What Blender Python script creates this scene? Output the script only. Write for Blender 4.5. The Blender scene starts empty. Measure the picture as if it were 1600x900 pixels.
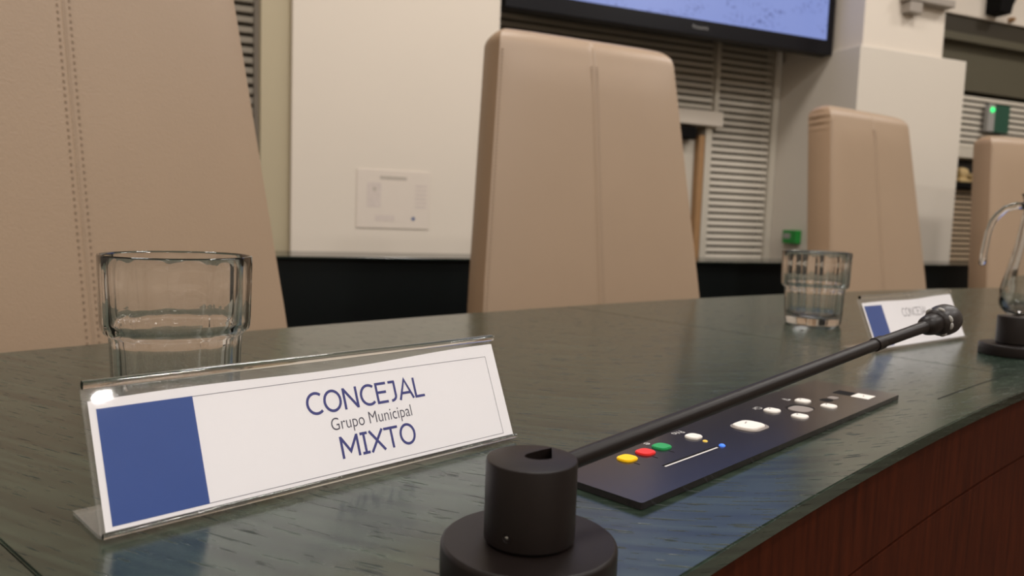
import bpy, bmesh, math, random
from mathutils import Vector, Matrix
random.seed(4)
sc = bpy.context.scene
col = sc.collection
R_ = math.radians
PI = math.pi

# ------------------------------------------------------------------ camera
DESK = 0.75
cam_d = bpy.data.cameras.new('camera'); cam = bpy.data.objects.new('camera', cam_d); col.objects.link(cam)
cam_d.sensor_width = 36.0; cam_d.lens = 27.0; cam_d.clip_start = 0.01
pitch, roll = R_(5.1), R_(2.0)
F = Vector((0, math.cos(pitch), -math.sin(pitch))); X0 = Vector((1, 0, 0)); U0 = X0.cross(F)
RT = X0 * math.cos(roll) + U0 * math.sin(roll); UP = U0 * math.cos(roll) - X0 * math.sin(roll)
m = Matrix((RT, UP, -F)).transposed().to_4x4(); m.translation = Vector((0, 0, DESK + 0.116))
cam.matrix_world = m
cam_d.dof.use_dof = True; cam_d.dof.focus_distance = 0.36; cam_d.dof.aperture_fstop = 13.0
sc.camera = cam

# ------------------------------------------------------------------ world, lights, exposure
w = bpy.data.worlds.new('world'); sc.world = w; w.use_nodes = True
w.node_tree.nodes['Background'].inputs[0].default_value = (0.9, 0.8, 0.66, 1)
w.node_tree.nodes['Background'].inputs[1].default_value = 0.02
sc.view_settings.view_transform = 'Standard'; sc.view_settings.look = 'None'
sc.view_settings.gamma = 1.0; sc.view_settings.use_curve_mapping = False
sc.view_settings.exposure = 0.0

# wall frame: s runs along the rear wall, d towards the room, z up
HD = math.atan(0.42)
TV_ = Vector((math.cos(HD), math.sin(HD), 0)); NV = Vector((math.sin(HD), -math.cos(HD), 0)); W0 = Vector((0, 2.55, 0))
def wp(s, d, z): return W0 + TV_ * s + NV * d + Vector((0, 0, z))
CEIL = 3.1
def downlight(s, d, dia, power, colr=(1.0, 0.955, 0.915)):
    l = bpy.data.lights.new('ceiling_lamp', 'AREA'); l.shape = 'DISK'; l.size = dia; l.energy = power; l.color = colr
    o = bpy.data.objects.new('ceiling_lamp', l); col.objects.link(o); o.location = wp(s, d, CEIL - 0.03); o.rotation_euler = (0, 0, HD)
for s, d, dia, p in [(-1.9, 1.05, 0.6, 16), (-0.1, 1.05, 0.6, 26), (1.55, 1.25, 0.6, 22), (3.2, 1.15, 0.6, 26),
                     (-1.7, 2.9, 0.35, 24), (0.4, 2.9, 0.35, 30), (2.5, 2.9, 0.35, 30), (-1.7, 4.9, 0.35, 30), (0.1, 4.9, 0.35, 34), (1.49, 4.87, 0.085, 20)]:
    downlight(s, d, dia, p)

# ------------------------------------------------------------------ materials
def lin(c):
    return tuple(((v / 255.0) / 12.92 if v / 255.0 <= 0.04045 else ((v / 255.0 + 0.055) / 1.055) ** 2.4) for v in c)
def mat(name, rgb, rough=0.5, metal=0.0, noise=0.0, nscale=30.0, bump=0.0, bscale=200.0, spec=0.5, coat=0.0, emit=None, estr=0.0, trans=0.0, ior=1.45):
    m = bpy.data.materials.new(name); m.use_nodes = True
    nt = m.node_tree; b = nt.nodes['Principled BSDF']
    b.inputs['Base Color'].default_value = (*rgb, 1); b.inputs['Roughness'].default_value = rough; b.inputs['Metallic'].default_value = metal
    b.inputs['Specular IOR Level'].default_value = spec; b.inputs['Coat Weight'].default_value = coat
    b.inputs['Transmission Weight'].default_value = trans; b.inputs['IOR'].default_value = ior
    if emit: b.inputs['Emission Color'].default_value = (*emit, 1); b.inputs['Emission Strength'].default_value = estr
    tc = nt.nodes.new('ShaderNodeTexCoord')
    if noise > 0:
        n = nt.nodes.new('ShaderNodeTexNoise'); n.inputs['Scale'].default_value = nscale; n.inputs['Detail'].default_value = 4
        nt.links.new(tc.outputs['Object'], n.inputs['Vector'])
        mx = nt.nodes.new('ShaderNodeMix'); mx.data_type = 'RGBA'
        mx.inputs[6].default_value = (*[v * (1 - noise) for v in rgb], 1); mx.inputs[7].default_value = (*[min(1, v * (1 + noise)) for v in rgb], 1)
        nt.links.new(n.outputs['Fac'], mx.inputs[0]); nt.links.new(mx.outputs[2], b.inputs['Base Color'])
    if bump > 0:
        n2 = nt.nodes.new('ShaderNodeTexNoise'); n2.inputs['Scale'].default_value = bscale; n2.inputs['Detail'].default_value = 3
        nt.links.new(tc.outputs['Object'], n2.inputs['Vector'])
        bp = nt.nodes.new('ShaderNodeBump'); bp.inputs['Strength'].default_value = bump; bp.inputs['Distance'].default_value = 0.001
        nt.links.new(n2.outputs['Fac'], bp.inputs['Height']); nt.links.new(bp.outputs[0], b.inputs['Normal'])
    return m

def desk_wood():
    m = bpy.data.materials.new('green_stained_oak'); m.use_nodes = True; nt = m.node_tree; L = nt.links.new
    b = nt.nodes['Principled BSDF']
    def N(t, **k):
        n = nt.nodes.new(t)
        for a, v in k.items(): setattr(n, a, v)
        return n
    def M(op, a, c=None):
        n = N('ShaderNodeMath', operation=op)
        for i, v in enumerate((a, c)):
            if v is None: continue
            if isinstance(v, (int, float)): n.inputs[i].default_value = v
            else: L(v, n.inputs[i])
        return n.outputs[0]
    tc = N('ShaderNodeTexCoord'); sp = N('ShaderNodeSeparateXYZ'); L(tc.outputs['Object'], sp.inputs[0])
    x, y = sp.outputs[0], sp.outputs[1]
    dx = M('SUBTRACT', x, 0.085)
    g = M('MULTIPLY', M('SQRT', M('ADD', M('MULTIPLY', dx, dx), 0.0144)), 0.55)   # cathedral sweep of the veneer grain
    v = M('ADD', M('SUBTRACT', y, g), M('MULTIPLY', sp.outputs[2], 3.0))
    def coords(su, sv):
        c = N('ShaderNodeCombineXYZ'); L(M('MULTIPLY', x, su), c.inputs[0]); L(M('MULTIPLY', v, sv), c.inputs[1]); return c.outputs[0]
    n1 = N('ShaderNodeTexNoise'); n1.inputs['Scale'].default_value = 1; n1.inputs['Detail'].default_value = 3; L(coords(9, 150), n1.inputs['Vector'])
    n2 = N('ShaderNodeTexNoise'); n2.inputs['Scale'].default_value = 1; n2.inputs['Detail'].default_value = 2; L(coords(58, 470), n2.inputs['Vector'])
    pore = N('ShaderNodeValToRGB'); pore.color_ramp.elements[0].position = 0.29; pore.color_ramp.elements[1].position = 0.385; L(n2.outputs['Fac'], pore.inputs[0])
    cr = N('ShaderNodeValToRGB'); e = cr.color_ramp.elements
    e[0].position = 0.35; e[0].color = (0.009, 0.0170, 0.0115, 1); e[1].position = 0.68; e[1].color = (0.027, 0.043, 0.029, 1)
    L(n1.outputs['Fac'], cr.inputs[0])
    mx = N('ShaderNodeMix', data_type='RGBA', blend_type='MULTIPLY'); mx.inputs[0].default_value = 0.4
    L(cr.outputs[0], mx.inputs[6]); L(pore.outputs[0], mx.inputs[7]); L(mx.outputs[2], b.inputs['Base Color'])
    h = M('ADD', M('MULTIPLY', pore.outputs[0], 1.0), M('MULTIPLY', n1.outputs['Fac'], 0.06))
    bp = N('ShaderNodeBump'); bp.inputs['Strength'].default_value = 0.4; bp.inputs['Distance'].default_value = 0.00022
    L(h, bp.inputs['Height']); L(bp.outputs[0], b.inputs['Normal'])
    rr = N('ShaderNodeMapRange'); rr.inputs[3].default_value = 0.55; rr.inputs[4].default_value = 0.19; L(pore.outputs[0], rr.inputs[0]); L(rr.outputs[0], b.inputs['Roughness'])
    ss = N('ShaderNodeMapRange'); ss.inputs[3].default_value = 0.2; ss.inputs[4].default_value = 0.5; L(pore.outputs[0], ss.inputs[0]); L(ss.outputs[0], b.inputs['Specular IOR Level'])
    b.inputs['IOR'].default_value = 1.7
    return m

def brown_wood():
    m = bpy.data.materials.new('mahogany_panel'); m.use_nodes = True; nt = m.node_tree; b = nt.nodes['Principled BSDF']
    tc = nt.nodes.new('ShaderNodeTexCoord'); mp = nt.nodes.new('ShaderNodeMapping'); mp.inputs['Scale'].default_value = (60, 60, 6)
    n = nt.nodes.new('ShaderNodeTexNoise'); n.inputs['Scale'].default_value = 3; n.inputs['Detail'].default_value = 5
    cr = nt.nodes.new('ShaderNodeValToRGB'); e = cr.color_ramp.elements
    e[0].color = (0.028, 0.0048, 0.0010, 1); e[0].position = 0.3; e[1].color = (0.055, 0.010, 0.0022, 1); e[1].position = 0.75
    nt.links.new(tc.outputs['Object'], mp.inputs[0]); nt.links.new(mp.outputs[0], n.inputs['Vector']); nt.links.new(n.outputs['Fac'], cr.inputs[0])
    nt.links.new(cr.outputs[0], b.inputs['Base Color']); b.inputs['Roughness'].default_value = 0.7; b.inputs['Specular IOR Level'].default_value = 0.08
    return m

def sheet_mat(name='clear_acrylic_sheet', haze=0.0):   # thin clear acrylic sheet: clear with a fresnel mirror reflection and an optional light haze
    m = bpy.data.materials.new(name); m.use_nodes = True; nt = m.node_tree
    out = nt.nodes['Material Output']; nt.nodes.remove(nt.nodes['Principled BSDF'])
    t = nt.nodes.new('ShaderNodeBsdfTransparent'); t.inputs[0].default_value = (0.97, 0.97, 0.97, 1)
    g = nt.nodes.new('ShaderNodeBsdfGlossy'); g.inputs['Roughness'].default_value = 0.02; ge = nt.nodes.new('ShaderNodeNewGeometry'); iv = nt.nodes.new('ShaderNodeMath'); iv.operation = 'SUBTRACT'; iv.inputs[0].default_value = 1.0; mu = nt.nodes.new('ShaderNodeMath'); mu.operation = 'MULTIPLY'
    f = nt.nodes.new('ShaderNodeFresnel'); f.inputs[0].default_value = 1.45; mx = nt.nodes.new('ShaderNodeMixShader')
    nt.links.new(ge.outputs['Backfacing'], iv.inputs[1]); nt.links.new(f.outputs[0], mu.inputs[0]); nt.links.new(iv.outputs[0], mu.inputs[1]); nt.links.new(mu.outputs[0], mx.inputs[0]); hz = nt.nodes.new('ShaderNodeMixShader'); hz.inputs[0].default_value = haze; df = nt.nodes.new('ShaderNodeBsdfDiffuse'); df.inputs[0].default_value = (0.75, 0.74, 0.70, 1)
    nt.links.new(t.outputs[0], hz.inputs[1]); nt.links.new(df.outputs[0], hz.inputs[2]); nt.links.new(hz.outputs[0], mx.inputs[1]); nt.links.new(g.outputs[0], mx.inputs[2]); nt.links.new(mx.outputs[0], out.inputs[0])
    return m

def screen_mat():
    m = bpy.data.materials.new('lit_screen'); m.use_nodes = True; nt = m.node_tree; L = nt.links.new; b = nt.nodes['Principled BSDF']
    tc = nt.nodes.new('ShaderNodeTexCoord')
    def noise(sx, sz, thr0, thr1):
        mp = nt.nodes.new('ShaderNodeMapping'); mp.inputs['Scale'].default_value = (sx, 1, sz)
        n = nt.nodes.new('ShaderNodeTexNoise'); n.inputs['Scale'].default_value = 1; n.inputs['Detail'].default_value = 2
        r = nt.nodes.new('ShaderNodeValToRGB'); r.color_ramp.elements[0].position = thr0; r.color_ramp.elements[1].position = thr1
        L(tc.outputs['Object'], mp.inputs[0]); L(mp.outputs[0], n.inputs['Vector']); L(n.outputs['Fac'], r.inputs[0]); return r.outputs[0]
    a = noise(80, 60, 0.36, 0.48); c = noise(6, 16, 0.34, 0.52)
    lo = (*lin((84, 96, 160)), 1); hi = (*lin((146, 164, 232)), 1)
    mx = nt.nodes.new('ShaderNodeMix'); mx.data_type = 'RGBA'; mx.inputs[6].default_value = lo; mx.inputs[7].default_value = hi
    L(a, mx.inputs[0])
    mx2 = nt.nodes.new('ShaderNodeMix'); mx2.data_type = 'RGBA'; mx2.inputs[6].default_value = hi
    L(c, mx2.inputs[0]); L(mx.outputs[2], mx2.inputs[6]); mx2.inputs[7].default_value = hi
    b.inputs['Base Color'].default_value = (0.01, 0.01, 0.012, 1); b.inputs['Roughness'].default_value = 0.3
    L(mx2.outputs[2], b.inputs['Emission Color']); b.inputs['Emission Strength'].default_value = 0.74
    return m

M = dict(
    wall=mat('cream_paint', (0.66, 0.585, 0.495), 0.6, noise=0.02, nscale=3),
    wall_low=mat('cream_cladding', (0.60, 0.54, 0.46), 0.5, noise=0.02, nscale=3),
    olive=mat('olive_grey_paint', (0.085, 0.074, 0.046), 0.6, noise=0.04, nscale=4),
    reveal=mat('khaki_reveal', (0.42, 0.355, 0.235), 0.6, noise=0.03, nscale=4),  # even khaki for the strip left of the cream pillar
    ceiling=mat('ceiling_white', (0.72, 0.69, 0.63), 0.8, noise=0.02, nscale=5),
    floor=mat('dark_carpet', (0.12, 0.10, 0.08), 0.9, noise=0.2, nscale=120),
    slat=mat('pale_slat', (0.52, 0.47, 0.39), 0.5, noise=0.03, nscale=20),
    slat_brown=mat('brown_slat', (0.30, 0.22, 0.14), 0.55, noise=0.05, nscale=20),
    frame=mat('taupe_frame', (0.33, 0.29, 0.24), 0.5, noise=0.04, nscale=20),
    louvre_back=mat('lit_brown_backing', (0.10, 0.08, 0.055), 0.6, noise=0.05, nscale=6),  # plain backing sheet; its brown carries the lit tone seen between slats
    soffit=mat('dark_brown_soffit', (0.032, 0.025, 0.014), 0.6, noise=0.05, nscale=6),
    dark=mat('dark_glazing', (0.012, 0.010, 0.009), 0.25, noise=0.1, nscale=4),
    oak=mat('oak_door_frame', (0.34, 0.19, 0.085), 0.5, noise=0.15, nscale=25),
    leather=mat('cream_leather', (0.322, 0.229, 0.153), 0.42, noise=0.035, nscale=9, bump=0.25, bscale=420),
    leather_side=mat('tan_leather_side', (0.31, 0.205, 0.125), 0.45, noise=0.04, nscale=9, bump=0.25, bscale=420),
    thread=mat('stitch_thread', (0.255, 0.18, 0.12), 0.7, noise=0.05, nscale=200),
    metal=mat('chair_base_metal', (0.5, 0.5, 0.5), 0.3, metal=1.0, noise=0.03, nscale=30),
    desk=desk_wood(), brown=brown_wood(),
    black_wood=mat('black_green_lacquer', (0.004, 0.0055, 0.0055), 0.4, spec=0.25, noise=0.15, nscale=12),
    counter_top=mat('green_counter_top', (0.012, 0.018, 0.015), 0.16, noise=0.2, nscale=14),
    black=mat('satin_black_metal', (0.0080, 0.0052, 0.0045), 0.40, spec=0.26, noise=0.08, nscale=300, bump=0.08, bscale=3000),
    blacker=mat('black_void', (0.004, 0.0035, 0.0035), 0.6, spec=0.1, noise=0.05, nscale=50),
    foam=mat('black_capsule', (0.016, 0.012, 0.011), 0.42, spec=0.4, noise=0.1, nscale=300),
    panel=mat('gloss_black_panel', (0.010, 0.008, 0.009), 0.17, ior=1.6, noise=0.1, nscale=60, bump=0.03, bscale=2500),
    chrome=mat('chrome', (0.7, 0.7, 0.7), 0.2, metal=1.0, noise=0.02, nscale=100),
    yellow=mat('yellow_key', lin((250, 198, 10)), 0.4, noise=0.03, nscale=200),
    red=mat('red_key', lin((225, 48, 44)), 0.4, noise=0.03, nscale=200),
    green=mat('green_key', lin((34, 150, 84)), 0.4, noise=0.03, nscale=200),
    white_key=mat('white_key', (0.80, 0.76, 0.71), 0.4, noise=0.02, nscale=200),
    grey_key=mat('grey_key', (0.24, 0.21, 0.19), 0.4, noise=0.05, nscale=200),
    legend=mat('white_legend', (0.62, 0.60, 0.58), 0.5, noise=0.02, nscale=200),
    legend_dk=mat('dark_legend', (0.03, 0.03, 0.03), 0.5, noise=0.02, nscale=200),
    led_blue=mat('blue_led', (0.02, 0.08, 0.5), 0.3, emit=(0.05, 0.22, 1.0), estr=1.0, noise=0.02),
    led_amber=mat('amber_led', (0.6, 0.4, 0.05), 0.3, emit=(1.0, 0.6, 0.1), estr=0.35, noise=0.02),
    led_green=mat('green_led', (0.02, 0.5, 0.1), 0.3, emit=(0.05, 1.0, 0.25), estr=1.2, noise=0.02),
    glass=mat('clear_glass', (1.0, 1.0, 1.0), 0.0, trans=1.0, ior=1.5),
    acrylic=mat('clear_acrylic', (0.97, 0.97, 0.96), 0.03, trans=1.0, ior=1.47),
    sheet=sheet_mat(), acrylic_body=sheet_mat('hazy_acrylic', 0.10),
    paper=mat('white_paper', (0.86, 0.84, 0.86), 0.7, noise=0.01, nscale=40),
    blue=mat('blue_print', (0.030, 0.072, 0.27), 0.55, noise=0.04, nscale=60),
    ink=mat('indigo_ink', (0.045, 0.05, 0.20), 0.6, noise=0.02, nscale=90),
    ink_grey=mat('grey_ink', (0.075, 0.07, 0.10), 0.6, noise=0.02, nscale=90),
    tv=mat('tv_black_plastic', (0.005, 0.0045, 0.006), 0.35, spec=0.2, noise=0.06, nscale=40),
    screen=screen_mat(),
    logo=mat('logo_grey', (0.30, 0.29, 0.28), 0.4, noise=0.02, nscale=40),
    notice=mat('notice_print', (0.66, 0.58, 0.50), 0.35, noise=0.02, nscale=30),
    notice_ink=mat('notice_faint_ink', (0.43, 0.38, 0.32), 0.6, noise=0.1, nscale=60),
    notice_pale=mat('notice_faint_tint', (0.59, 0.51, 0.455), 0.6, noise=0.12, nscale=90),
    notice_blue=mat('notice_blue_dot', (0.07, 0.10, 0.22), 0.6, noise=0.02, nscale=60),
    exit_green=mat('sign_green', (0.010, 0.068, 0.040), 0.4, noise=0.08, nscale=60),
    call_green=mat('call_point_green', (0.01, 0.22, 0.03), 0.4, noise=0.08, nscale=60),
    grey=mat('grey_plastic', (0.30, 0.29, 0.27), 0.5, noise=0.03, nscale=40),
    lampgrey=mat('grey_lamp_metal', (0.30, 0.26, 0.22), 0.45, noise=0.04, nscale=30),
    sand=mat('sand_carved_wood', (0.50, 0.36, 0.17), 0.6, noise=0.15, nscale=30),
)

# ------------------------------------------------------------------ mesh helpers
def obj(name, bm, m, parent=None, smooth=False, matrix=None, bev=0.0, seg=2):
    if bev > 0:
        bmesh.ops.bevel(bm, geom=list(bm.edges), offset=bev, segments=seg, affect='EDGES', profile=0.5)
    me = bpy.data.meshes.new(name); bm.normal_update(); bm.to_mesh(me); bm.free()
    me.materials.append(M[m] if isinstance(m, str) else m)
    if smooth:
        for p in me.polygons: p.use_smooth = True
        if smooth != 'all': me.set_sharp_from_angle(angle=R_(35))
    o = bpy.data.objects.new(name, me); col.objects.link(o)
    if parent: o.parent = parent
    if matrix is not None: o.matrix_local = matrix
    return o
def empty(name, loc=(0, 0, 0), rz=0.0):
    o = bpy.data.objects.new(name, None); col.objects.link(o); o.location = loc; o.rotation_euler = (0, 0, rz); o.empty_display_size = 0.05
    return o
def tag(o, label=None, cat=None, group=None, kind=None):
    if label: o['label'] = label
    if cat: o['category'] = cat
    if group: o['group'] = group
    if kind: o['kind'] = kind
    return o
def copy_tree(o, parent=None):
    c = o.copy(); col.objects.link(c); c.parent = parent
    for ch in list(o.children): copy_tree(ch, c)
    return c
def box(bm, x0, x1, y0, y1, z0, z1, mtx=None):
    vs = [bm.verts.new(Vector(p)) for p in ((x0,y0,z0),(x1,y0,z0),(x1,y1,z0),(x0,y1,z0),(x0,y0,z1),(x1,y0,z1),(x1,y1,z1),(x0,y1,z1))]
    if mtx is not None:
        for v in vs: v.co = mtx @ v.co
    for f in ((0,3,2,1),(4,5,6,7),(0,1,5,4),(1,2,6,5),(2,3,7,6),(3,0,4,7)): bm.faces.new([vs[i] for i in f])
    return bm
def bx(*a, **k): return box(bmesh.new(), *a, **k)
def prism(pts, z0, z1):
    bm = bmesh.new(); lo = [bm.verts.new((p[0], p[1], z0)) for p in pts]; hi = [bm.verts.new((p[0], p[1], z1)) for p in pts]; n = len(pts)
    bm.faces.new(lo[::-1]); bm.faces.new(hi)
    for i in range(n): bm.faces.new((lo[i], lo[(i+1) % n], hi[(i+1) % n], hi[i]))
    bmesh.ops.recalc_face_normals(bm, faces=list(bm.faces)); return bm
def lathe(prof, n=64, rad=None, close=False):
    bm = bmesh.new(); rings = []
    for k, (r, z) in enumerate(prof):
        if r < 1e-6: rings.append([bm.verts.new((0, 0, z))]); continue
        ring = []
        for i in range(n):
            a = 2 * PI * i / n; rr = r * (rad(a, z, k) if rad else 1); ring.append(bm.verts.new((rr * math.cos(a), rr * math.sin(a), z)))
        rings.append(ring)
    pairs = list(zip(rings[:-1], rings[1:])) + ([(rings[-1], rings[0])] if close else [])
    for A, B in pairs:
        for i in range(n):
            j = (i + 1) % n
            if len(A) == 1 and len(B) == 1: continue
            if len(A) == 1: bm.faces.new((A[0], B[j], B[i]))
            elif len(B) == 1: bm.faces.new((A[i], A[j], B[0]))
            else: bm.faces.new((A[i], A[j], B[j], B[i]))
    bmesh.ops.recalc_face_normals(bm, faces=list(bm.faces)); return bm
def tube(pts, rads, n=20, bm=None, flat=1.0):
    bm = bm or bmesh.new(); pts = [Vector(p) for p in pts]; rings = []; prev = None
    for i, p in enumerate(pts):
        t = (pts[min(i+1, len(pts)-1)] - pts[max(i-1, 0)]).normalized()
        a = prev if prev is not None else (Vector((0, 0, 1)) if abs(t.z) < 0.9 else Vector((1, 0, 0)))
        a = (a - t * a.dot(t)).normalized(); prev = a; b = t.cross(a); r = rads[i] if isinstance(rads, (list, tuple)) else rads
        rings.append([bm.verts.new(p + (a * math.cos(2*PI*k/n) + b * math.sin(2*PI*k/n) * flat) * r) for k in range(n)])
    for A, B in zip(rings[:-1], rings[1:]):
        for k in range(n): bm.faces.new((A[k], A[(k+1) % n], B[(k+1) % n], B[k]))
    bm.faces.new(rings[0][::-1]); bm.faces.new(rings[-1])
    bmesh.ops.recalc_face_normals(bm, faces=list(bm.faces)); return bm
def rrect(cx, cy, wx, wy, r, n=5):
    pts = []
    for (sx, sy, a0) in ((1, 1, 0), (-1, 1, 90), (-1, -1, 180), (1, -1, 270)):
        for k in range(n + 1):
            a = R_(a0 + 90 * k / n); pts.append((cx + sx * (wx/2 - r) + r * math.cos(a), cy + sy * (wy/2 - r) + r * math.sin(a)))
    return pts
def ribbon(bm, pts, wd, z0, z1):   # a flat printed stroke along a polyline, mitred
    pts = [Vector((p[0], p[1])) for p in pts]; n = len(pts); L_ = []; R2 = []
    for i in range(n):
        d0 = (pts[i] - pts[i-1]).normalized() if i > 0 else (pts[1] - pts[0]).normalized()
        d1 = (pts[i+1] - pts[i]).normalized() if i < n - 1 else d0
        t = (d0 + d1); t = t.normalized() if t.length > 1e-6 else d0
        nrm = Vector((-t.y, t.x)); k = 1.0 / max(0.5, nrm.dot(Vector((-d0.y, d0.x))))
        L_.append(pts[i] + nrm * wd / 2 * k); R2.append(pts[i] - nrm * wd / 2 * k)
    lo = [(bm.verts.new((a.x, a.y, z1)), bm.verts.new((b.x, b.y, z1))) for a, b in zip(L_, R2)]
    for i in range(n - 1): bm.faces.new((lo[i][0], lo[i][1], lo[i+1][1], lo[i+1][0]))
def arc(cx, cy, rx, ry, a0, a1, n=18): return [(cx + rx * math.cos(R_(a0 + (a1-a0)*k/n)), cy + ry * math.sin(R_(a0 + (a1-a0)*k/n))) for k in range(n + 1)]
GLYPH = {   # width, strokes; cap height 1
    'C': (0.74, [arc(0.45, 0.5, 0.36, 0.46, 50, 310, 22)]),
    'O': (0.85, [arc(0.425, 0.5, 0.345, 0.46, 0, 360, 28)]),
    'N': (0.78, [[(0.10, 0), (0.10, 1)], [(0.10, 0.97), (0.66, 0.03)], [(0.66, 0), (0.66, 1)]]),
    'E': (0.64, [[(0.10, 0), (0.10, 1)], [(0.05, 0.95), (0.58, 0.95)], [(0.05, 0.53), (0.54, 0.53)], [(0.05, 0.05), (0.58, 0.05)]]),
    'J': (0.50, [[(0.06, 0.95), (0.38, 0.95)], [(0.34, 0.98), (0.34, 0.3)] + arc(0.12, 0.27, 0.22, 0.225, 0, -95, 9)]),
    'A': (0.74, [[(0.03, 0), (0.37, 0.98), (0.71, 0)], [(0.16, 0.32), (0.58, 0.32)]]),
    'L': (0.58, [[(0.10, 1), (0.10, 0)], [(0.05, 0.05), (0.55, 0.05)]]),
    'M': (0.92, [[(0.10, 0), (0.10, 1)], [(0.10, 0.97), (0.46, 0.28), (0.82, 0.97)], [(0.82, 0), (0.82, 1)]]),
    'I': (0.44, [[(0.22, 0), (0.22, 1)], [(0.05, 0.95), (0.39, 0.95)], [(0.05, 0.05), (0.39, 0.05)]]),
    'X': (0.72, [[(0.04, 0), (0.67, 1)], [(0.05, 1), (0.68, 0)]]),
    'T': (0.72, [[(0.02, 0.95), (0.70, 0.95)], [(0.36, 0.97), (0.36, 0)]]),
}
def stroke_word(word, x0, x1, y0, hgt, wd, z):
    tot = sum(GLYPH[c][0] for c in word); k = (x1 - x0) / tot; bm = bmesh.new(); x = x0; kk = 0
    for c in word:
        for st in GLYPH[c][1]:
            ribbon(bm, [(x + p[0] * k, y0 + p[1] * hgt) for p in st], wd, z, z + kk * 2e-6); kk += 1
        x += GLYPH[c][0] * k
    return bm
def font_word(name, text, x0, x1, y0, y1, z, m, parent, flip=False, matrix=None):
    cu = bpy.data.curves.new(name, 'FONT'); cu.body = text; cu.size = 1.0; cu.offset = -0.006
    t = bpy.data.objects.new(name, cu); col.objects.link(t)
    dg = bpy.context.evaluated_depsgraph_get(); me = bpy.data.meshes.new_from_object(t.evaluated_get(dg)); bpy.data.objects.remove(t)
    xs = [v.co.x for v in me.vertices]; ys = [v.co.y for v in me.vertices]
    ax, bxx, ay, by = min(xs), max(xs), min(ys), max(ys)
    for v in me.vertices:
        u = (v.co.x - ax) / (bxx - ax); q = (v.co.y - ay) / (by - ay)
        if flip: u, q = 1 - u, 1 - q
        v.co = (x0 + u * (x1 - x0), y0 + q * (y1 - y0), z)
    me.materials.clear(); me.materials.append(M[m]); o = bpy.data.objects.new(name, me); col.objects.link(o); o.parent = parent
    if matrix is not None: o.matrix_local = matrix
    return o
WM = Matrix((TV_, -NV, Vector((0, 0, 1)))).transposed().to_4x4(); WM.translation = W0     # wall frame: x = s, y = -d, z
def wbox(name, s0, s1, d0, d1, z0, z1, m, parent=None, bev=0.0):
    return obj(name, bx(s0, s1, -d1, -d0, z0, z1), m, parent, matrix=WM if parent is None else None, bev=bev)
def struct(o): o['kind'] = 'structure'; return o

# ------------------------------------------------------------------ the room
SL, SR, DF, DB = -3.2, 5.2, 6.2, -1.0
struct(wbox('floor', SL, SR, DB, DF, -0.05, 0.0, 'floor'))
struct(wbox('ceiling', SL, SR, DB, DF, CEIL, CEIL + 0.05, 'ceiling'))
struct(wbox('wall_left', SL - 0.1, SL, DB, DF, 0, CEIL, 'wall'))
struct(wbox('wall_right', SR, SR + 0.1, DB, DF, 0, CEIL, 'wall'))
struct(wbox('wall_front', SL, SR, DF, DF + 0.1, 0, CEIL, 'wall'))
struct(wbox('wall_back', SL, SR, DB - 0.1, DB, 0, CEIL, 'wall'))
# pillars of the rear wall
struct(wbox('wall_left_pillar', -0.716, -0.072, DB, 0.0, 0, CEIL, 'wall', bev=0.004))
struct(wbox('wall_right_pillar', 1.481, 1.930, DB, -0.012, 0, CEIL, 'wall', bev=0.004))
struct(wbox('trim_1', 1.460, 2.062, -0.62, 0.0, 0, 1.602, 'wall_low', bev=0.003))

def louvre(parent, s0, s1, z0, z1, d, pitch, m, hgt=0.021, tilt=20):
    base = None; n = int((z1 - z0) / pitch)
    for i in range(n):
        z = z0 + (i + 0.5) * pitch
        if base is None:
            a = R_(tilt); bm = bmesh.new()
            box(bm, s0, s1, -0.003, 0.003, -hgt / 2, hgt / 2, Matrix.Rotation(-a, 4, 'X')); o = base = obj('slat', bm, m, parent)
        else:
            o = base.copy(); col.objects.link(o); o.parent = parent
        o.location = (0, -d, z)
def window(name, loc=(0, 0, 0)):
    o = empty(name); o.matrix_world = WM; o['kind'] = 'structure'; return o
# left bay
w1 = window('window_1')
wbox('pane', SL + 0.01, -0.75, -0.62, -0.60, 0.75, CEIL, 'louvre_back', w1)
wbox('window_frame', -0.787, -0.720, -0.585, -0.45, 0.0, CEIL, 'frame', w1)
wbox('sill', SL + 0.01, -0.73, -0.62, -0.46, 0.70, 0.74, 'slat', w1)
louvre(w1, -1.9, -0.789, 0.75, 2.0, -0.50, 0.034, 'slat', 0.0215)
struct(wbox('trim_2', -0.800, -0.7165, -0.10, -0.02, 0, CEIL, 'reveal'))
# middle bay, behind the screen
w2 = window('window_2')
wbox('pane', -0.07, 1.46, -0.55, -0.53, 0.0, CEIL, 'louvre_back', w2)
wbox('window_frame', 1.425, 1.458, -0.50, -0.44, 0.0, CEIL, 'slat', w2)
wbox('mullion', 1.062, 1.095, -0.50, -0.43, 0.0, 1.30, 'slat', w2)
wbox('header_box', 0.30, 1.127, -0.50, -0.40, 1.293, 1.356, 'wall', w2, 0.004)
louvre(w2, 1.098, 1.424, 0.72, 1.30, -0.46, 0.0293, 'slat', 0.0195)
louvre(w2, 1.128, 1.424, 0.72 + 19 * 0.0293, 1.90, -0.46, 0.0293, 'slat', 0.0195)
wbox('mullion', 1.1085, 1.1275, -0.48, -0.44, 1.357, 1.90, 'slat', w2)
louvre(w2, -0.068, 1.108, 1.365, 1.90, -0.46, 0.0293, 'slat', 0.0195)
dr = window('door_1')
wbox('door_frame', 1.030, 1.058, -0.50, -0.43, 0.0, 1.255, 'oak', dr)
wbox('door_leaf', 0.20, 0.97, -0.52, -0.48, 0.0, 1.235, 'dark', dr)
wbox('door_stile', 0.972, 1.028, -0.52, -0.46, 0.0, 1.235, 'slat', dr)
wbox('door_closer', 0.86, 1.0, -0.475, -0.41, 1.235, 1.285, 'blacker', dr, 0.004)
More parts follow.
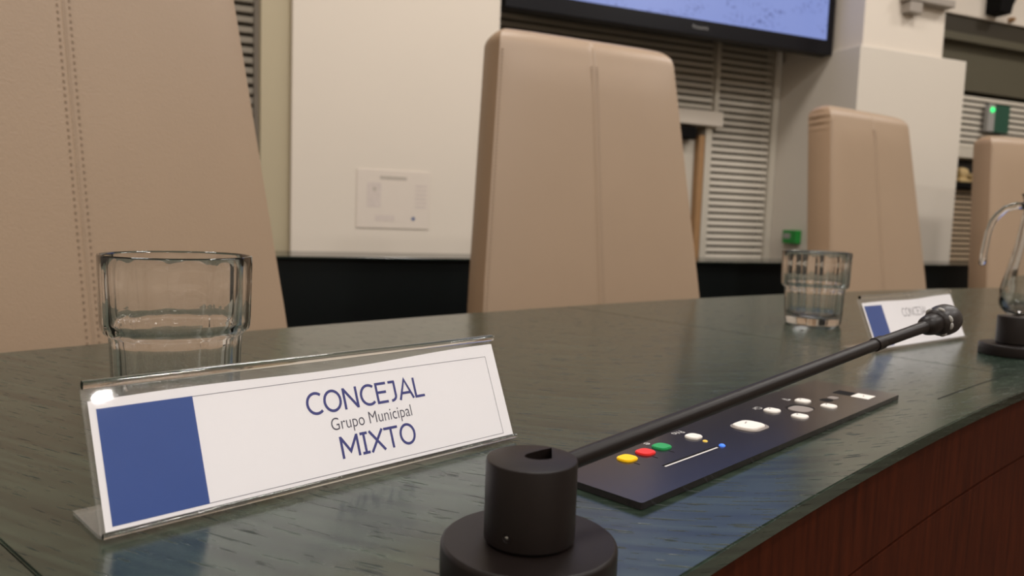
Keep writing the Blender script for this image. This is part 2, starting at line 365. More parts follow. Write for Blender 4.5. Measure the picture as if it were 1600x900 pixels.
# right bay
w3 = window('window_3')
wbox('pane', 2.065, SR - 0.01, -0.60, -0.58, 0.0, 1.62, 'dark', w3)
louvre(w3, 2.10, 4.2, 1.315, 1.60, -0.47, 0.030, 'slat', 0.0205)
wbox('rail', 2.07, 4.2, -0.52, -0.44, 1.262, 1.315, 'slat', w3, 0.003)
louvre(w3, 2.10, 4.2, 0.70, 1.105, -0.47, 0.027, 'slat_brown', 0.018)
wbox('shelf_board', 2.07, 4.2, -0.52, -0.42, 1.108, 1.138, 'blacker', w3, 0.003)
struct(wbox('trim_3', 1.94, SR - 0.01, -0.62, -0.47, 1.605, 1.83, 'olive'))
struct(wbox('trim_4', 1.94, SR - 0.01, -0.62, -0.418, 1.83, 1.868, 'olive', bev=0.003))
struct(wbox('trim_5', 1.94, SR - 0.01, -0.62, -0.425, 1.868, 1.95, 'soffit'))
struct(wbox('wall_upper', 1.94, SR - 0.01, -0.62, -0.41, 1.95, CEIL, 'wall', bev=0.004))

# ------------------------------------------------------------------ curved council desk
CX, CY, RN, RF = 3.455, -2.844, 4.591, 5.153
def pol(r, a): return (CX + r * math.cos(R_(a)), CY + r * math.sin(R_(a)))
def sector(a0, a1, r0, r1, z0, z1, n):
    A = [pol(r0, a0 + (a1 - a0) * k / n) for k in range(n + 1)]; B = [pol(r1, a0 + (a1 - a0) * k / n) for k in range(n + 1)]
    bm = bmesh.new(); L4 = []
    for p, q in zip(A, B): L4.append([bm.verts.new((*p, z0)), bm.verts.new((*q, z0)), bm.verts.new((*q, z1)), bm.verts.new((*p, z1))])
    for U, V in zip(L4[:-1], L4[1:]):
        for k in range(4): bm.faces.new((U[k], U[(k+1) % 4], V[(k+1) % 4], V[k]))
    bm.faces.new(L4[0]); bm.faces.new(L4[-1][::-1]); bmesh.ops.recalc_face_normals(bm, faces=list(bm.faces)); return bm
desk = tag(empty('council_desk'), 'long curved desk with dark green stained wood top and reddish brown front', 'desk')
JOINTS = [148.0, 139.5, 131.0, 122.5, 114.0, 105.5, 97.0]
for a1, a0 in zip(JOINTS[:-1], JOINTS[1:]):
    g = 0.003
    bm = sector(a0 + g, a1 - g, RN, RF, DESK - 0.0068, DESK, 24)
    es = [e for e in bm.edges if all(abs(v.co.z - DESK) < 1e-5 for v in e.verts) and len(e.link_faces) == 2 and any(abs(f.normal.z) < 0.5 for f in e.link_faces)]
    bm.normal_update()
    es = [e for e in bm.edges if all(abs(v.co.z - DESK) < 1e-5 for v in e.verts) and any(abs(f.normal.z) < 0.5 for f in e.link_faces)]
    bmesh.ops.bevel(bm, geom=es, offset=0.0007, segments=2, affect='EDGES')
    obj('top_panel', bm, 'desk', desk)
    obj('fascia', sector(a0 + g, a1 - g, RN + 0.004, RN + 0.024, DESK - 0.057, DESK - 0.0072, 24), 'brown', desk)
    obj('front_panel', sector(a0 + g, a1 - g, RN + 0.004, RN + 0.024, 0.0, DESK - 0.059, 24), 'brown', desk)
obj('inner_rail', sector(97.05, 147.95, RN + 0.0245, RN + 0.044, 0.0, DESK - 0.0072, 60), 'black_wood', desk)
for a in (97.1, 147.7): obj('end_support', sector(a, a + 0.25, RN + 0.045, RF - 0.06, 0.0, DESK - 0.0072, 2), 'black_wood', desk)
bm = sector(131.01, 133.0, RN + 0.0290, RN + 0.0297, DESK + 0.00005, DESK + 0.0002, 12); obj('inlay_line', bm, 'blacker', desk)

# low counter along the rear wall
counter = tag(empty('wall_counter'), 'long black counter standing along the cream wall behind the chairs', 'counter'); counter.matrix_world = WM
wbox('counter_top', SL + 0.05, 4.0, 0.002, 0.275, 0.744, 0.750, 'counter_top', counter, 0.001)
wbox('front_panel', SL + 0.05, 4.0, 0.235, 0.262, 0.0, 0.7435, 'black_wood', counter)
for s in (SL + 0.06, 0.4, 3.95): wbox('support', s, s + 0.03, 0.005, 0.2345, 0.0, 0.7435, 'black_wood', counter)

# ------------------------------------------------------------------ chairs
TOP, LEAN, TH = 1.229, 0.141, 0.074
def hw(z): return 0.250 if z < 0.68 else 0.242 + (0.200 - 0.242) * (z - 0.75) / 0.43
def make_chair(wrinkled=False):
    root = empty('armless_chair')
    rc, rt = 0.032, TH / 2
    prof = []   # (y, z, edge flag)
    zs = [0.36, 0.45, 0.55, 0.65, 0.75, 0.85, 0.95, 1.02, 1.08, 1.12, 1.15, 1.17]
    zc = TOP - rt
    front = [(0.0, z) for z in zs if z < zc - 0.004]
    topc = [(rt - rt * math.cos(PI * k / 14), zc + rt * math.sin(PI * k / 14)) for k in range(15)]
    back = [(TH, z) for z in reversed(zs) if z < zc - 0.004]
    prof = front + topc + back
    cols = [-1, -0.985, -0.95, -0.88, -0.7, -0.45, -0.2, -0.06, -0.014, -0.005, 0, 0.005, 0.014, 0.06, 0.2, 0.45, 0.7, 0.88, 0.95, 0.985, 1]
    def shear(y, z): return y + LEAN * (z - 0.75)
    def width(z):
        h = hw(z)
        if z > TOP - rc:
            t = z - (TOP - rc); h -= rc - math.sqrt(max(0.0, rc * rc - t * t)) * 1.0
        return h
    bm = bmesh.new(); grid = []
    for (y, z) in prof:
        row = []; wz = width(z)
        nrm = -1 if y < rt * 0.999 else 1
        for c in cols:
            yy = y; fall = min(1.0, max(0.0, (zc - z) / 0.05))
            puff = 0.009 * (1 - abs(c) ** 6) * (0.35 + 0.65 * fall)
            if abs(c) < 0.004: puff -= 0.0019
            elif abs(c) < 0.008: puff -= 0.0007
            zz = z
            if y < rt * 0.6 or y > rt * 1.4: yy += nrm * puff
            else: zz += puff * 0.4
            row.append(bm.verts.new((c * wz, shear(yy, z), zz)))
        grid.append(row)
    for A, B in zip(grid[:-1], grid[1:]):
        for i in range(len(cols) - 1): bm.faces.new((A[i], A[i+1], B[i+1], B[i]))
    bm.faces.new([r[0] for r in (grid[0], grid[-1])] + [r[-1] for r in (grid[-1], grid[0])])
    bmesh.ops.recalc_face_normals(bm, faces=list(bm.faces)); obj('backrest', bm, 'leather', root, smooth='all')
    # side panels follow the outline between front and back
    for sx in (-1, 1):
        bm = bmesh.new(); rows = []; K = 6
        zl = [0.36, 0.5, 0.6, 0.7, 0.8, 0.9, 1.0, 1.06] + [1.06 + (TOP - 0.0015 - 1.06) * k / 34 for k in range(1, 35)]
        for z in zl:
            t = max(0.0, z - zc); half = math.sqrt(max(0.0, rt * rt - t * t)); wz = width(z)
            row = []
            for k in range(K + 1):
                f = -1 + 2 * k / K; bul = 0.004 * (1 - f * f)
                if wrinkled and z > TOP - 0.085 and sx < 0: bul += 0.0035 * math.sin((z - TOP) * 2 * PI / 0.019 + f * 0.9) * (1 - f * f) * min(1, (z - TOP + 0.085) / 0.03)
                row.append(bm.verts.new((sx * (wz + bul - 0.0005), shear(rt + half * f, z), z)))
            rows.append(row)
        for A, B in zip(rows[:-1], rows[1:]):
            for k in range(K): bm.faces.new((A[k], A[k+1], B[k+1], B[k]))
        bmesh.ops.recalc_face_normals(bm, faces=list(bm.faces))
        obj('side_panel', bm, 'leather_side', root, smooth='all')
    # stitches: two rows beside the middle seam, one row at each side edge
    bm = bmesh.new(); z = 0.62
    while z < zc - 0.02:
        for x in (-0.0058, 0.0058):
            box(bm, x - 0.0009, x + 0.0009, shear(-0.0093, z) - 0.0002, shear(-0.0093, z) + 0.002, z - 0.0014, z + 0.0014)
        z += 0.0066
    z = 0.62
    while z < zc - 0.01:
        for sx in (-1,):
            x = sx * (hw(z) * 0.972); yq = shear(-0.0020, z)
            box(bm, x - 0.0018, x + 0.0018, yq - 0.0002, yq + 0.002, z - 0.0007, z + 0.0007)
        z += 0.007
    tag(obj('stitching', bm, 'thread', root), kind='stuff')
    # seat and base, hidden under the desk
    bm = prism(rrect(0, -0.20, 0.47, 0.46, 0.05), 0.40, 0.48); bmesh.ops.bevel(bm, geom=[e for e in bm.edges if abs(e.verts[0].co.z - e.verts[1].co.z) < 1e-6], offset=0.015, segments=2, affect='EDGES')
    obj('seat', bm, 'leather', root, smooth=True)
    obj('column', lathe([(0, 0.07), (0.03, 0.07), (0.03, 0.40), (0, 0.40)], 20), 'metal', root, matrix=Matrix.Translation((0, -0.18, 0)))
    for k in range(5):
        a = 2 * PI * k / 5 + 0.3; leg = tube([(0, -0.18, 0.075), (0.14 * math.cos(a), -0.18 + 0.14 * math.sin(a), 0.055), (0.27 * math.cos(a), -0.18 + 0.27 * math.sin(a), 0.018)], [0.022, 0.018, 0.018], 10)
        obj('leg', leg, 'metal', root)
    return root
ch = make_chair(); chw = make_chair(True)
CG = 'cream leather chairs behind the curved desk'
spots = [(ch, (-0.414, 0.743), 56.9, 'large cream leather chair nearest the camera, behind the drinking glass and name sign'),
         (None, (0.168, 1.490), 25.6, 'cream leather chair under the screen, its whole backrest showing above the desk'),
         (chw, (1.093, 2.287), 32.9, 'cream leather chair with creased side in front of the right pillar'),
         (None, (1.905, 2.79), 18.0, 'cream leather chair cut off by the right picture edge, behind the glass jug')]
for src, p, yaw, lab in spots:
    o = src if src else copy_tree(ch)
    o.location = (p[0], p[1], 0); o.rotation_euler = (0, 0, R_(yaw)); tag(o, lab, 'chair', CG)

# ------------------------------------------------------------------ name signs
SL_L, SL_H, LEANS = 0.2013, 0.0542, R_(22.8)
def make_sign(full):
    root = empty('name_sign')
    # face frame: x along the sign, y up the face, z out of the face
    fm = Matrix.Rotation(PI / 2 - LEANS, 4, 'X')       # local y -> up the lean, z -> towards the reader
    fm.translation = Vector((0, 0, 0.002))
    # holder: foot, bent bottom edge, back sheet, folded top
    th = 0.0013
    def strip(path, thick):
        bm = bmesh.new(); n = len(path); off = []
        P = [Vector((p[0], p[1])) for p in path]
        for i in range(n):
            d = (P[min(i+1, n-1)] - P[max(i-1, 0)]).normalized(); off.append(Vector((-d.y, d.x)) * thick)
        prev = None; rows = []
        for p, o in zip(P, off):
            q = p + o; rows.append([bm.verts.new((0, p.x, p.y)), bm.verts.new((0, q.x, q.y)), bm.verts.new((SL_L, q.x, q.y)), bm.verts.new((SL_L, p.x, p.y))])
        for A, B in zip(rows[:-1], rows[1:]):
            for k in range(4): bm.faces.new((A[k], A[(k+1) % 4], B[(k+1) % 4], B[k]))
        bm.faces.new(rows[0]); bm.faces.new(rows[-1][::-1]); bmesh.ops.recalc_face_normals(bm, faces=list(bm.faces)); return bm
    cs, sn = math.cos(LEANS), math.sin(LEANS)
    def onface(h, out): return (h * sn - out * cs, 0.0022 + h * cs + out * sn)     # (y back, z)
    path = [(0.034, 0.0003), (0.004, 0.0003), (0.0012, 0.0006), (0.0002, 0.0016)] + [onface(h, -0.0016) for h in (0.001, 0.0265, SL_H - 0.001)]
    path = [(0.034, 0.0003), (0.0045, 0.0003), (0.002, 0.0009), (0.0016, 0.0022)] + [onface(h, -0.0022) for h in (0.0015, 0.0265, SL_H - 0.0015)]
    obj('holder', strip(path, -th), 'acrylic_body', root)
    top = tube([(0, *onface(SL_H - 0.0006, 0.0004)), (SL_L, *onface(SL_H - 0.0006, 0.0004))], 0.0017, 14); obj('folded_top_edge', top, 'acrylic', root, smooth=True)
    bot = tube([(0, *onface(0.0002, 0.0005)), (SL_L, *onface(0.0002, 0.0005))], 0.0011, 12); obj('bottom_edge', bot, 'acrylic', root, smooth=True)
    obj('cover_sheet', bx(0.0, SL_L, 0.0008, SL_H - 0.0005, 0.0009, 0.0010), 'sheet', root, matrix=fm)
    # paper with a slightly wavy top edge
    bm = bmesh.new(); n = 40; lo = []; hi = []
    for k in range(n + 1):
        x = 0.0012 + (SL_L - 0.0024) * k / n; t = k / n
        lo.append(bm.verts.new((x, 0.0016, 0.0))); hi.append(bm.verts.new((x, 0.0478 + 0.0026 * t ** 2 + 0.0006 * math.sin(9 * t), 0.0)))
    for k in range(n): bm.faces.new((lo[k], lo[k+1], hi[k+1], hi[k]))
    r = bmesh.ops.extrude_face_region(bm, geom=list(bm.faces)); bmesh.ops.translate(bm, vec=(0, 0, -0.0002), verts=[v for v in r['geom'] if isinstance(v, bmesh.types.BMVert)])
    bmesh.ops.recalc_face_normals(bm, faces=list(bm.faces))
    pap = obj('paper_insert', bm, 'paper', root, matrix=fm)
    obj('blue_block', bx(0.0036, 0.0380, 0.0030, 0.0447, 0.00004, 0.00008), 'blue', pap)
    if full:
        bm = bmesh.new()
        for a in ([(0.0375, 0.0445), (0.1935, 0.0442)], [(0.1935, 0.0443), (0.1935, 0.0030)], [(0.1935, 0.0031), (0.0375, 0.0031)]): ribbon(bm, a, 0.00022, 0, 0.00005)
        obj('border_line', bm, 'ink_grey', pap)
        obj('lettering', stroke_word('CONCEJAL', 0.0848, 0.1492, 0.0292, 0.0097, 0.00122, 0.00006), 'ink', pap)
        font_word('lettering', 'Grupo Municipal', 0.0953, 0.1390, 0.0193, 0.0265, 0.00006, 'ink_grey', pap)
        obj('lettering', stroke_word('MIXTO', 0.0972, 0.1388, 0.0082, 0.0097, 0.00122, 0.00006), 'ink', pap)
    else:
        obj('lettering', stroke_word('CONCEJAL', 0.0750, 0.1330, 0.0305, 0.0090, 0.0008, 0.00006), 'ink_grey', pap)
    return root
SG = 'desk name signs'
s1 = tag(make_sign(True), 'clear name sign reading CONCEJAL Grupo Municipal MIXTO, in front of the near glass', 'name sign', SG)
s1.location = (-0.1376, 0.2547, DESK); s1.rotation_euler = (0, 0, R_(45.1))
s2 = tag(make_sign(False), 'farther small name sign with blue block, partly hidden by the microphone head', 'name sign', SG)
s2.location = (0.353, 0.733, DESK); s2.rotation_euler = (0, 0, R_(38.0))

# ------------------------------------------------------------------ microphones
def make_mic(slot_rel):
    root = empty('gooseneck_microphone')
    obj('base_disc', lathe([(0, 0), (0.0285, 0), (0.0291, 0.0006), (0.0293, 0.0015), (0.0293, 0.0095), (0.0290, 0.0104), (0.0282, 0.0110), (0, 0.0110)], 96), 'black', root, smooth=True)
    R0, z0, z1 = 0.0151, 0.0118, 0.0385
    body = lathe([(0, z0), (R0 - 0.0004, z0), (R0, z0 + 0.0004), (R0, z1 - 0.0008), (R0 - 0.0003, z1 - 0.0002), (R0 - 0.0009, z1), (0, z1)], 96)
    cyl = obj('post', body, 'black', root, smooth=True)
    cut = obj('cutter', prism(slot_rel, z1 - 0.013, z1 + 0.004), 'blacker', root)
    md = cyl.modifiers.new('slot', 'BOOLEAN'); md.object = cut; md.operation = 'DIFFERENCE'; md.solver = 'EXACT'
    dg = bpy.context.evaluated_depsgraph_get(); dg.update(); me = bpy.data.meshes.new_from_object(cyl.evaluated_get(dg)); me.name = 'post'
    cyl.modifiers.clear(); old = cyl.data; cyl.data = me; bpy.data.meshes.remove(old); bpy.data.objects.remove(cut)
    obj('gap_ring', lathe([(0.0138, 0.0108), (0.0138, 0.0120), (0, 0.0120), (0, 0.0108)], 48), 'blacker', root)
    return root, cyl
MC = Vector((0.0085, 0.2458, DESK))
slot = [(0.0070, 0.0118), (0.0035, 0.0090), (0.0005, 0.0062), (-0.0016, 0.0040), (-0.0025, 0.0018), (-0.0020, -0.0002), (-0.0002, -0.0015), (0.0022, -0.0020), (0.0045, -0.0014), (0.0066, -0.0003)]
mic, post = make_mic(slot)
mic.location = MC
tag(mic, 'near black gooseneck microphone lying over the button panel beside the name sign', 'microphone', 'desk microphones')
# set screw low on the post, facing the camera
a = math.atan2(-0.0150, -0.0085); dirv = Vector((math.cos(a), math.sin(a), 0))
q = Vector((0, 0, 1)).rotation_difference(dirv).to_matrix().to_4x4(); q.translation = dirv * 0.0150 + Vector((0, 0, 0.0165))
sk = obj('set_screw', lathe([(0.0009, -0.002), (0.0009, -0.0003), (0.0015, 0.0002), (0.0015, -0.002)], 16, close=True), 'black', mic, matrix=q)
obj('hex_socket', lathe([(0, 0.0003), (0.0006, 0.0002), (0.0009, -0.0004)], 6), 'chrome', sk)
# stem
P0 = Vector((0.0087, 0.2456, 0.7825)) - MC; P1 = Vector((0.1988, 0.41, 0.8066)) - MC; P2 = Vector((0.2548, 0.45, 0.8158)) - MC
ax = (P1 - P0).normalized(); ax2 = (P2 - P1).normalized()
obj('stem', tube([P0 + ax * 0.004, P0 + ax * 0.03, P1 - ax * 0.004], [0.0031, 0.0032, 0.0031], 24), 'black', mic, smooth=True)
obj('collar', tube([P1 - ax * 0.006, P1 - ax * 0.0055, P1 + ax2 * 0.002, P1 + ax2 * 0.0025], [0.0031, 0.0037, 0.0037, 0.0031], 24), 'black', mic, smooth=True)
obj('neck', tube([P1, P1 + ax2 * 0.030, P2 - ax2 * 0.0225, P2 - ax2 * 0.0215, P2 - ax2 * 0.0195, P2 - ax2 * 0.0160, P2 - ax2 * 0.0115, P2 - ax2 * 0.0085], [0.0031, 0.0032, 0.0034, 0.0044, 0.0054, 0.0060, 0.0060, 0.0054], 24), 'black', mic, smooth=True)
prof = [(-0.0105, 0.0050), (-0.0098, 0.0066), (-0.008, 0.0077), (-0.005, 0.0087), (-0.001, 0.0092), (0.003, 0.0091), (0.0060, 0.0083), (0.0085, 0.0069), (0.0103, 0.0050), (0.0114, 0.0027), (0.0118, 0.0006)]
head = obj('capsule', tube([P2 + ax2 * t for t, r in prof], [r for t, r in prof], 28), 'foam', mic, smooth='all')
side = ax2.cross(Vector((0, 0, 1))).normalized(); upv = side.cross(ax2)
for ang in (20, 75, 130, 185, 240, 295, 350):
    dv = side * math.cos(R_(ang)) + upv * math.sin(R_(ang)); tv = ax2.cross(dv)
    pts = [P2 - ax2 * 0.0068 + dv * 0.0078 + tv * k - dv * (k * k * 60) for k in (-0.0022, -0.0011, 0, 0.0011, 0.0022)]
    obj('vent_slot', tube(pts, [0.0005, 0.0011, 0.0012, 0.0011, 0.0005], 10), 'grey', head, smooth='all')  # solid grey inserts stand for the light showing through the slots
# farther microphone, of which the base shows at the right picture edge
mic2, p2_ = make_mic(slot); mic2.location = (0.4960, 0.752, DESK); mic2.rotation_euler = (0, 0, R_(-8.6))
tag(mic2, 'farther black microphone base at the right picture edge in front of the jug', 'microphone', 'desk microphones')
obj('stem', tube([P0 + ax * 0.004, P0 + ax * 0.03, P1 - ax * 0.004], [0.0031, 0.0032, 0.0031], 24), 'black', mic2, smooth=True)
obj('neck', tube([P1 - ax * 0.004, P1 + ax2 * 0.04], [0.0036, 0.0036], 20), 'black', mic2, smooth=True)
for ch_ in mic.children:
    if ch_.name.startswith('capsule'):
        c2 = ch_.copy(); col.objects.link(c2); c2.parent = mic2

# ------------------------------------------------------------------ button panel let into the desk
pu = Vector((0.6919, 0.7220, 0)); pv = Vector((-0.7220, 0.6919, 0))
pan = tag(empty('control_panel'), 'flat glossy black voting panel with coloured keys under the microphone stem', 'control panel')
pm = Matrix((pu, pv, Vector((0, 0, 1)))).transposed().to_4x4(); pm.translation = Vector((0.0557, 0.3028, DESK)); pan.matrix_world = pm
PT = 0.0032; mm = 0.001
bm = prism(rrect(0.1576, 0.030, 0.3152, 0.060, 0.0012), 0.0002, PT); obj('plate', bm, 'panel', pan)
def key(name, u, v, wx, wy, r, m, h=1.0, parent=None, z=None):
    z = PT if z is None else z
    bm = prism(rrect(u * mm, v * mm, wx * mm, wy * mm, r * mm), z - 0.0004, z + h * mm)
    top = [e for e in bm.edges if all(abs(q.co.z - (z + h * mm)) < 1e-7 for q in e.verts)]
    if h > 0.5: bmesh.ops.bevel(bm, geom=top, offset=0.35 * mm, segments=2, affect='EDGES')
    return obj(name, bm, m, parent or pan, smooth=True)
for u, m_ in ((43.5, 'yellow'), (58.8, 'red'), (73.4, 'green')):
    k_ = key('vote_key', u, 38.2, 10.0, 8.6, 3.4, m_); key('key_mark', u - 2.2, 31.0, 0.7, 3.2, 0.2, 'blacker', 0.05)
def legend(u0, v0, wx, m_='legend_dk', z=PT + 0.00106):
    bm = bmesh.new(); ribbon(bm, [((u0 - wx / 2) * mm, v0 * mm), ((u0 + wx / 2) * mm, (v0 + wx * 0.3) * mm)], 0.7 * mm, 0, z); return obj('key_legend', bm, m_, pan)
key('push_key', 103.0, 37.4, 9.4, 8.0, 3.2, 'white_key')
key('key_surround', 148.4, 28.1, 22.5, 17.5, 6.5, 'grey_key', 0.3); key('talk_key', 148.4, 28.6, 18.5, 14.5, 5.4, 'white_key', 1.2); legend(150.5, 31, 4.0, 'grey_key', PT + 0.00126)
for u, v in ((194.4, 36.4), (236.7, 35.2), (194.4, 18.8), (236.2, 17.9)):
    key('push_key', u, v, 10.6, 9.0, 3.6, 'white_key'); legend(u + 1.6, v + 2.0, 2.2)
key('dial_recess', 217.0, 28.6, 19, 15.5, 6.5, 'blacker', 0.06); key('dial', 213.5, 26.6, 16.5, 13.0, 5.5, 'grey_key', 0.5)
key('indicator_window', 254.0, 26.6, 9.0, 7.5, 2.5, 'blacker', 0.06); key('indicator_cap', 264.0, 26.0, 8.0, 6.0, 2.0, 'grey_key', 0.4)
key('card_window', 287.5, 27.4, 13.5, 12.0, 0.8, 'blacker', 0.06); key('card_label', 287.5, 14.6, 14.5, 11.8, 0.6, 'white_key', 0.12); legend(288, 14, 4.0, 'grey_key', PT + 0.00018)
bm = bmesh.new(); ribbon(bm, [(0.0478, 0.0198), (0.0958, 0.0192)], 0.0011, 0, PT + 0.00012); obj('level_line', bm, 'legend', pan)
bm = bmesh.new(); ribbon(bm, [(0.0482, 0.0211), (0.0970, 0.0205)], 0.0014, 0, PT + 0.00006); obj('level_slot', bm, 'blacker', pan)
obj('blue_led', lathe([(0.0017, -0.0003), (0.0016, 0.0004), (0.0009, 0.0009), (0, 0.001)], 20), 'led_blue', pan, smooth='all', matrix=Matrix.Translation((0.1008, 0.0193, PT)))
obj('amber_led', lathe([(0.0014, -0.0003), (0.0013, 0.0003), (0.0007, 0.0006), (0, 0.0007)], 20), 'led_amber', pan, smooth='all', matrix=Matrix.Translation((0.1012, 0.0294, PT)))
font_word('legend_text', 'Prio', 0.0995, 0.1078, 0.0452, 0.0496, PT + 0.00008, 'legend', pan, flip=True)
font_word('legend_text', 'Clr', 0.1895, 0.1975, 0.0435, 0.0480, PT + 0.00008, 'legend', pan, flip=True)
font_word('legend_text', 'e', 0.0713, 0.0745, 0.0452, 0.0482, PT + 0.00008, 'legend', pan, flip=True)
bm = bmesh.new(); ribbon(bm, [(0.2310, 0.0428), (0.2355, 0.0430), (0.2330, 0.0472), (0.2310, 0.0428)], 0.0007, 0, PT + 0.00008); obj('legend_triangle', bm, 'legend', pan)

# ------------------------------------------------------------------ drinking glasses
NF = 12
def flute(k):
    c = PI / NF
    def f(a, z):
        t = (a % (2 * c)) - c; return 1 - k + k * (math.cos(c) / math.cos(t)) / 1.0
    return f
def make_glass():
    root = empty('drinking_glass')
    outer = [(0, 0.0008), (0.029, 0.0), (0.0315, 0.0006), (0.0328, 0.003), (0.0338, 0.012), (0.0347, 0.038), (0.0352, 0.0440), (0.0366, 0.0456), (0.0387, 0.0470), (0.0394, 0.0492), (0.0397, 0.054), (0.0404, 0.082), (0.0405, 0.0888), (0.0400, 0.0898)]
    inner = [(0.0388, 0.0896), (0.0383, 0.0885), (0.0377, 0.075), (0.0371, 0.053), (0.0359, 0.0492), (0.0328, 0.0462), (0.0322, 0.042), (0.0312, 0.018), (0.0295, 0.0115), (0.024, 0.0092), (0, 0.0085)]
    ks = [0, 0.3, 0.6, 0.9, 1, 1, 1, 0.8, 0.9, 1, 1, 1, 0.5, 0.4] + [0.35, 0.4] + [0.15] * 9
    bm = lathe(outer + inner, 144, rad=lambda a, z, k: flute(ks[k])(a, z))
    obj('tumbler_body', bm, 'glass', root, smooth='all'); return root
gl = make_glass(); gl.location = (-0.1895, 0.432, DESK); gl.rotation_euler = (0, 0, 0.35)
tag(gl, 'near clear fluted drinking glass standing behind the large name sign', 'drinking glass', 'drinking glasses')
g2 = copy_tree(gl); g2.location = (0.3730, 0.945, DESK); g2.rotation_euler = (0, 0, 0.1)
tag(g2, 'farther clear fluted drinking glass standing left of the small name sign', 'drinking glass', 'drinking glasses')

# ------------------------------------------------------------------ glass jug
jug = tag(empty('glass_jug', (0.750, 1.080, DESK)), 'clear glass water jug with curved handle at the right picture edge', 'jug')
o_ = [(0, 0.0012), (0.038, 0.0), (0.0415, 0.002), (0.0430, 0.006), (0.0500, 0.0130), (0.0535, 0.0200), (0.0540, 0.0280), (0.0528, 0.0330), (0.0535, 0.0400), (0.0520, 0.0480), (0.0470, 0.0700), (0.0400, 0.1050), (0.0347, 0.1450), (0.0335, 0.1600), (0.0365, 0.1740), (0.0378, 0.1770)]
i_ = [(0.0362, 0.1772), (0.0345, 0.1735), (0.0312, 0.1600), (0.0322, 0.1450), (0.0374, 0.1050), (0.0443, 0.0700), (0.0490, 0.0480), (0.0500, 0.0300), (0.0480, 0.0200), (0.0400, 0.0110), (0, 0.0095)]
obj('jug_body', lathe(o_ + i_, 72, rad=lambda a, z, k: 1 + 0.012 * math.cos(10 * a) * (1 if 0.03 < z < 0.15 else 0)), 'glass', jug, smooth='all')
hd = Vector((-0.82, 0.57, 0)).normalized()
hp = [(0.0330, 0.160), (0.0430, 0.1605), (0.0546, 0.1560), (0.0640, 0.1460), (0.0695, 0.1370), (0.0735, 0.122), (0.0753, 0.1058), (0.0770, 0.090), (0.0775, 0.0751), (0.0770, 0.073)]
obj('handle', tube([hd * r + Vector((0, 0, z)) for r, z in hp], [0.0052, 0.0050, 0.0048, 0.0046, 0.0045, 0.0044, 0.0044, 0.0046, 0.0045, 0.002], 18), 'glass', jug, smooth='all')

# ------------------------------------------------------------------ wall-mounted screen
tv = tag(empty('wall_screen'), 'large black flat screen with lit lavender blue picture between the pillars', 'screen'); tv.matrix_world = WM
TS0, TS1, TZ0, TZ1, TD = 0.000, 1.455, 1.586, 2.430, -0.15
wbox('housing', TS0, TS1, TD - 0.055, TD - 0.002, TZ0, TZ1, 'tv', tv, 0.004)
bzb, bz = 0.058, 0.030
for (a_, b_, c_, d_) in ((TS0, TS1, TZ0, TZ0 + bzb), (TS0, TS1, TZ1 - bz, TZ1), (TS0, TS0 + bz, TZ0 + bzb, TZ1 - bz), (TS1 - bz, TS1, TZ0 + bzb, TZ1 - bz)):
    wbox('bezel', a_, b_, TD - 0.001, TD + 0.006, c_, d_, 'tv', tv, 0.0015)
wbox('lit_display', TS0 + bz, TS1 - bz, TD - 0.0015, TD + 0.001, TZ0 + bzb, TZ1 - bz, 'screen', tv)
lm = Matrix(((1, 0, 0, 0), (0, 0, -1, -TD - 0.0065), (0, 1, 0, 0), (0, 0, 0, 1)))
font_word('logo', 'Panasonic', 0.763, 0.835, TZ0 + 0.024, TZ0 + 0.037, 0, 'logo', tv, matrix=lm)
wbox('mount_arm', 0.6, 0.85, -0.50, TD - 0.056, 1.95, 2.10, 'tv', tv)

# ------------------------------------------------------------------ notice on the left pillar
no = tag(empty('wall_notice'), 'faint framed evacuation notice fixed to the cream wall', 'notice'); no.matrix_world = WM
wbox('notice_board', -0.523, -0.294, 0.0003, 0.0025, 0.825, 1.004, 'notice', no, 0.0008)
fd0, fd1 = 0.0026, 0.0029
wbox('notice_title', -0.452, -0.368, fd0, fd1, 0.975, 0.985, 'notice_ink', no)
wbox('site_plan', -0.492, -0.448, fd0, fd1, 0.890, 0.965, 'notice_pale', no)
wbox('plan_symbol', -0.474, -0.464, fd0 + 0.0005, fd1 + 0.0005, 0.940, 0.950, 'notice_ink', no)
for k in range(6): wbox('legend_line', -0.340, -0.303, fd0, fd1, 0.890 + k * 0.013, 0.897 + k * 0.013, 'notice_pale', no)
wbox('caption_box', -0.466, -0.405, fd0, fd1, 0.848, 0.866, 'notice_pale', no)
obj('blue_dot', lathe([(0, 0.0), (0.006, 0.0), (0.006, 0.0005), (0, 0.0005)], 20), 'notice_blue', no, matrix=Matrix.Translation((-0.345, -0.0026, 0.857)) @ Matrix.Rotation(PI/2, 4, 'X'))

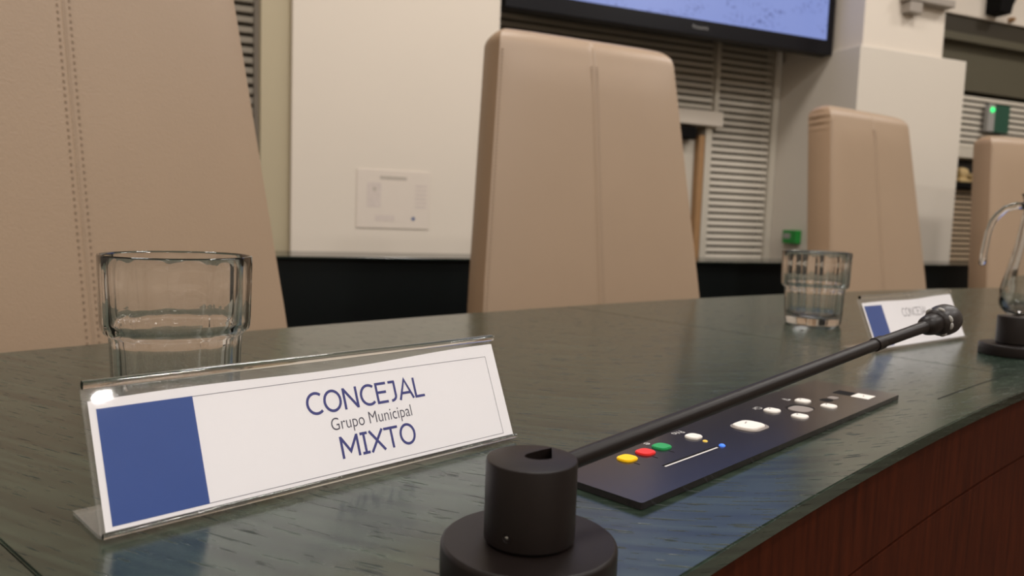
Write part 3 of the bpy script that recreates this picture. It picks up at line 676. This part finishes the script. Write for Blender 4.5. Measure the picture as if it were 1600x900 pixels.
# ------------------------------------------------------------------ wall fittings
cp = tag(empty('call_point'), 'small green call point box on the side of the right pillar', 'call point'); cp.matrix_world = WM
wbox('housing', 1.428, 1.459, -0.335, -0.250, 0.803, 0.862, 'call_green', cp, 0.004)
wbox('press_plate', 1.4265, 1.4285, -0.325, -0.285, 0.825, 0.848, 'grey', cp)
ex = tag(empty('exit_light'), 'dark green emergency exit light with glowing green lamp in front of right slats', 'exit light'); ex.matrix_world = WM
wbox('housing', 2.808, 2.856, -0.452, -0.425, 1.405, 1.545, 'grey', ex, 0.003)
wbox('sign_plate', 2.856, 2.972, -0.450, -0.428, 1.405, 1.545, 'exit_green', ex, 0.002)
obj('lamp', lathe([(0.014, -0.004), (0.013, 0.004), (0.008, 0.009), (0, 0.011)], 20), 'led_green', ex, smooth='all', matrix=Matrix.Translation((2.832, 0.424, 1.515)) @ Matrix.Rotation(PI/2, 4, 'X'))
ul = tag(empty('wall_uplight'), 'grey bracket wall light high on the right pillar', 'wall light'); ul.matrix_world = WM
wbox('stem', 1.676, 1.746, -0.0115, 0.030, 1.752, 1.797, 'lampgrey', ul, 0.003)
wbox('reflector_plate', 1.660, 1.925, -0.0115, 0.035, 1.797, 1.828, 'lampgrey', ul, 0.004)
br = tag(empty('ceiling_bracket'), 'black tapered bracket hanging on the white beam at top right', 'bracket'); br.matrix_world = WM
obj('arm', prism([(2.695, 1.972), (2.775, 1.968), (2.785, 2.01), (2.84, 2.10), (2.84, 2.2), (2.695, 2.2)], 0.33, 0.409), 'blacker', br, matrix=Matrix(((1,0,0,0),(0,0,1,0),(0,1,0,0),(0,0,0,1))))
hk = obj('wall_hook', lathe([(0, 0), (0.014, 0), (0.012, 0.02), (0.007, 0.03), (0, 0.032)], 16), 'oak', smooth=True, matrix=WM @ Matrix.Translation((2.878, 0.4095, 1.968)) @ Matrix.Rotation(PI/2, 4, 'X'))
tag(hk, 'tiny brown hook on the lower rim of the white beam', 'hook')
for k, (s, hh) in enumerate(((2.60, 0.055), (2.70, 0.075), (2.79, 0.05))):
    o = obj('carved_ornament', lathe([(0, 0), (0.040, 0), (0.042, 0.010), (0.022, 0.022), (0.034, 0.6 * hh), (0.030, 0.85 * hh), (0.012, hh), (0, hh)], 20, rad=lambda a, z, k: 1 + 0.12 * math.cos(5 * a)), 'sand', smooth=True, matrix=WM @ Matrix.Translation((s, 0.47, 1.1385)))
    tag(o, ('leftmost sand coloured carved ornament on the dark shelf, against the right pillar', 'tallest sand coloured carved ornament in the middle of the dark shelf', 'rightmost low sand coloured carved ornament on the dark shelf')[k], 'ornament', 'carved ornaments on the shelf')
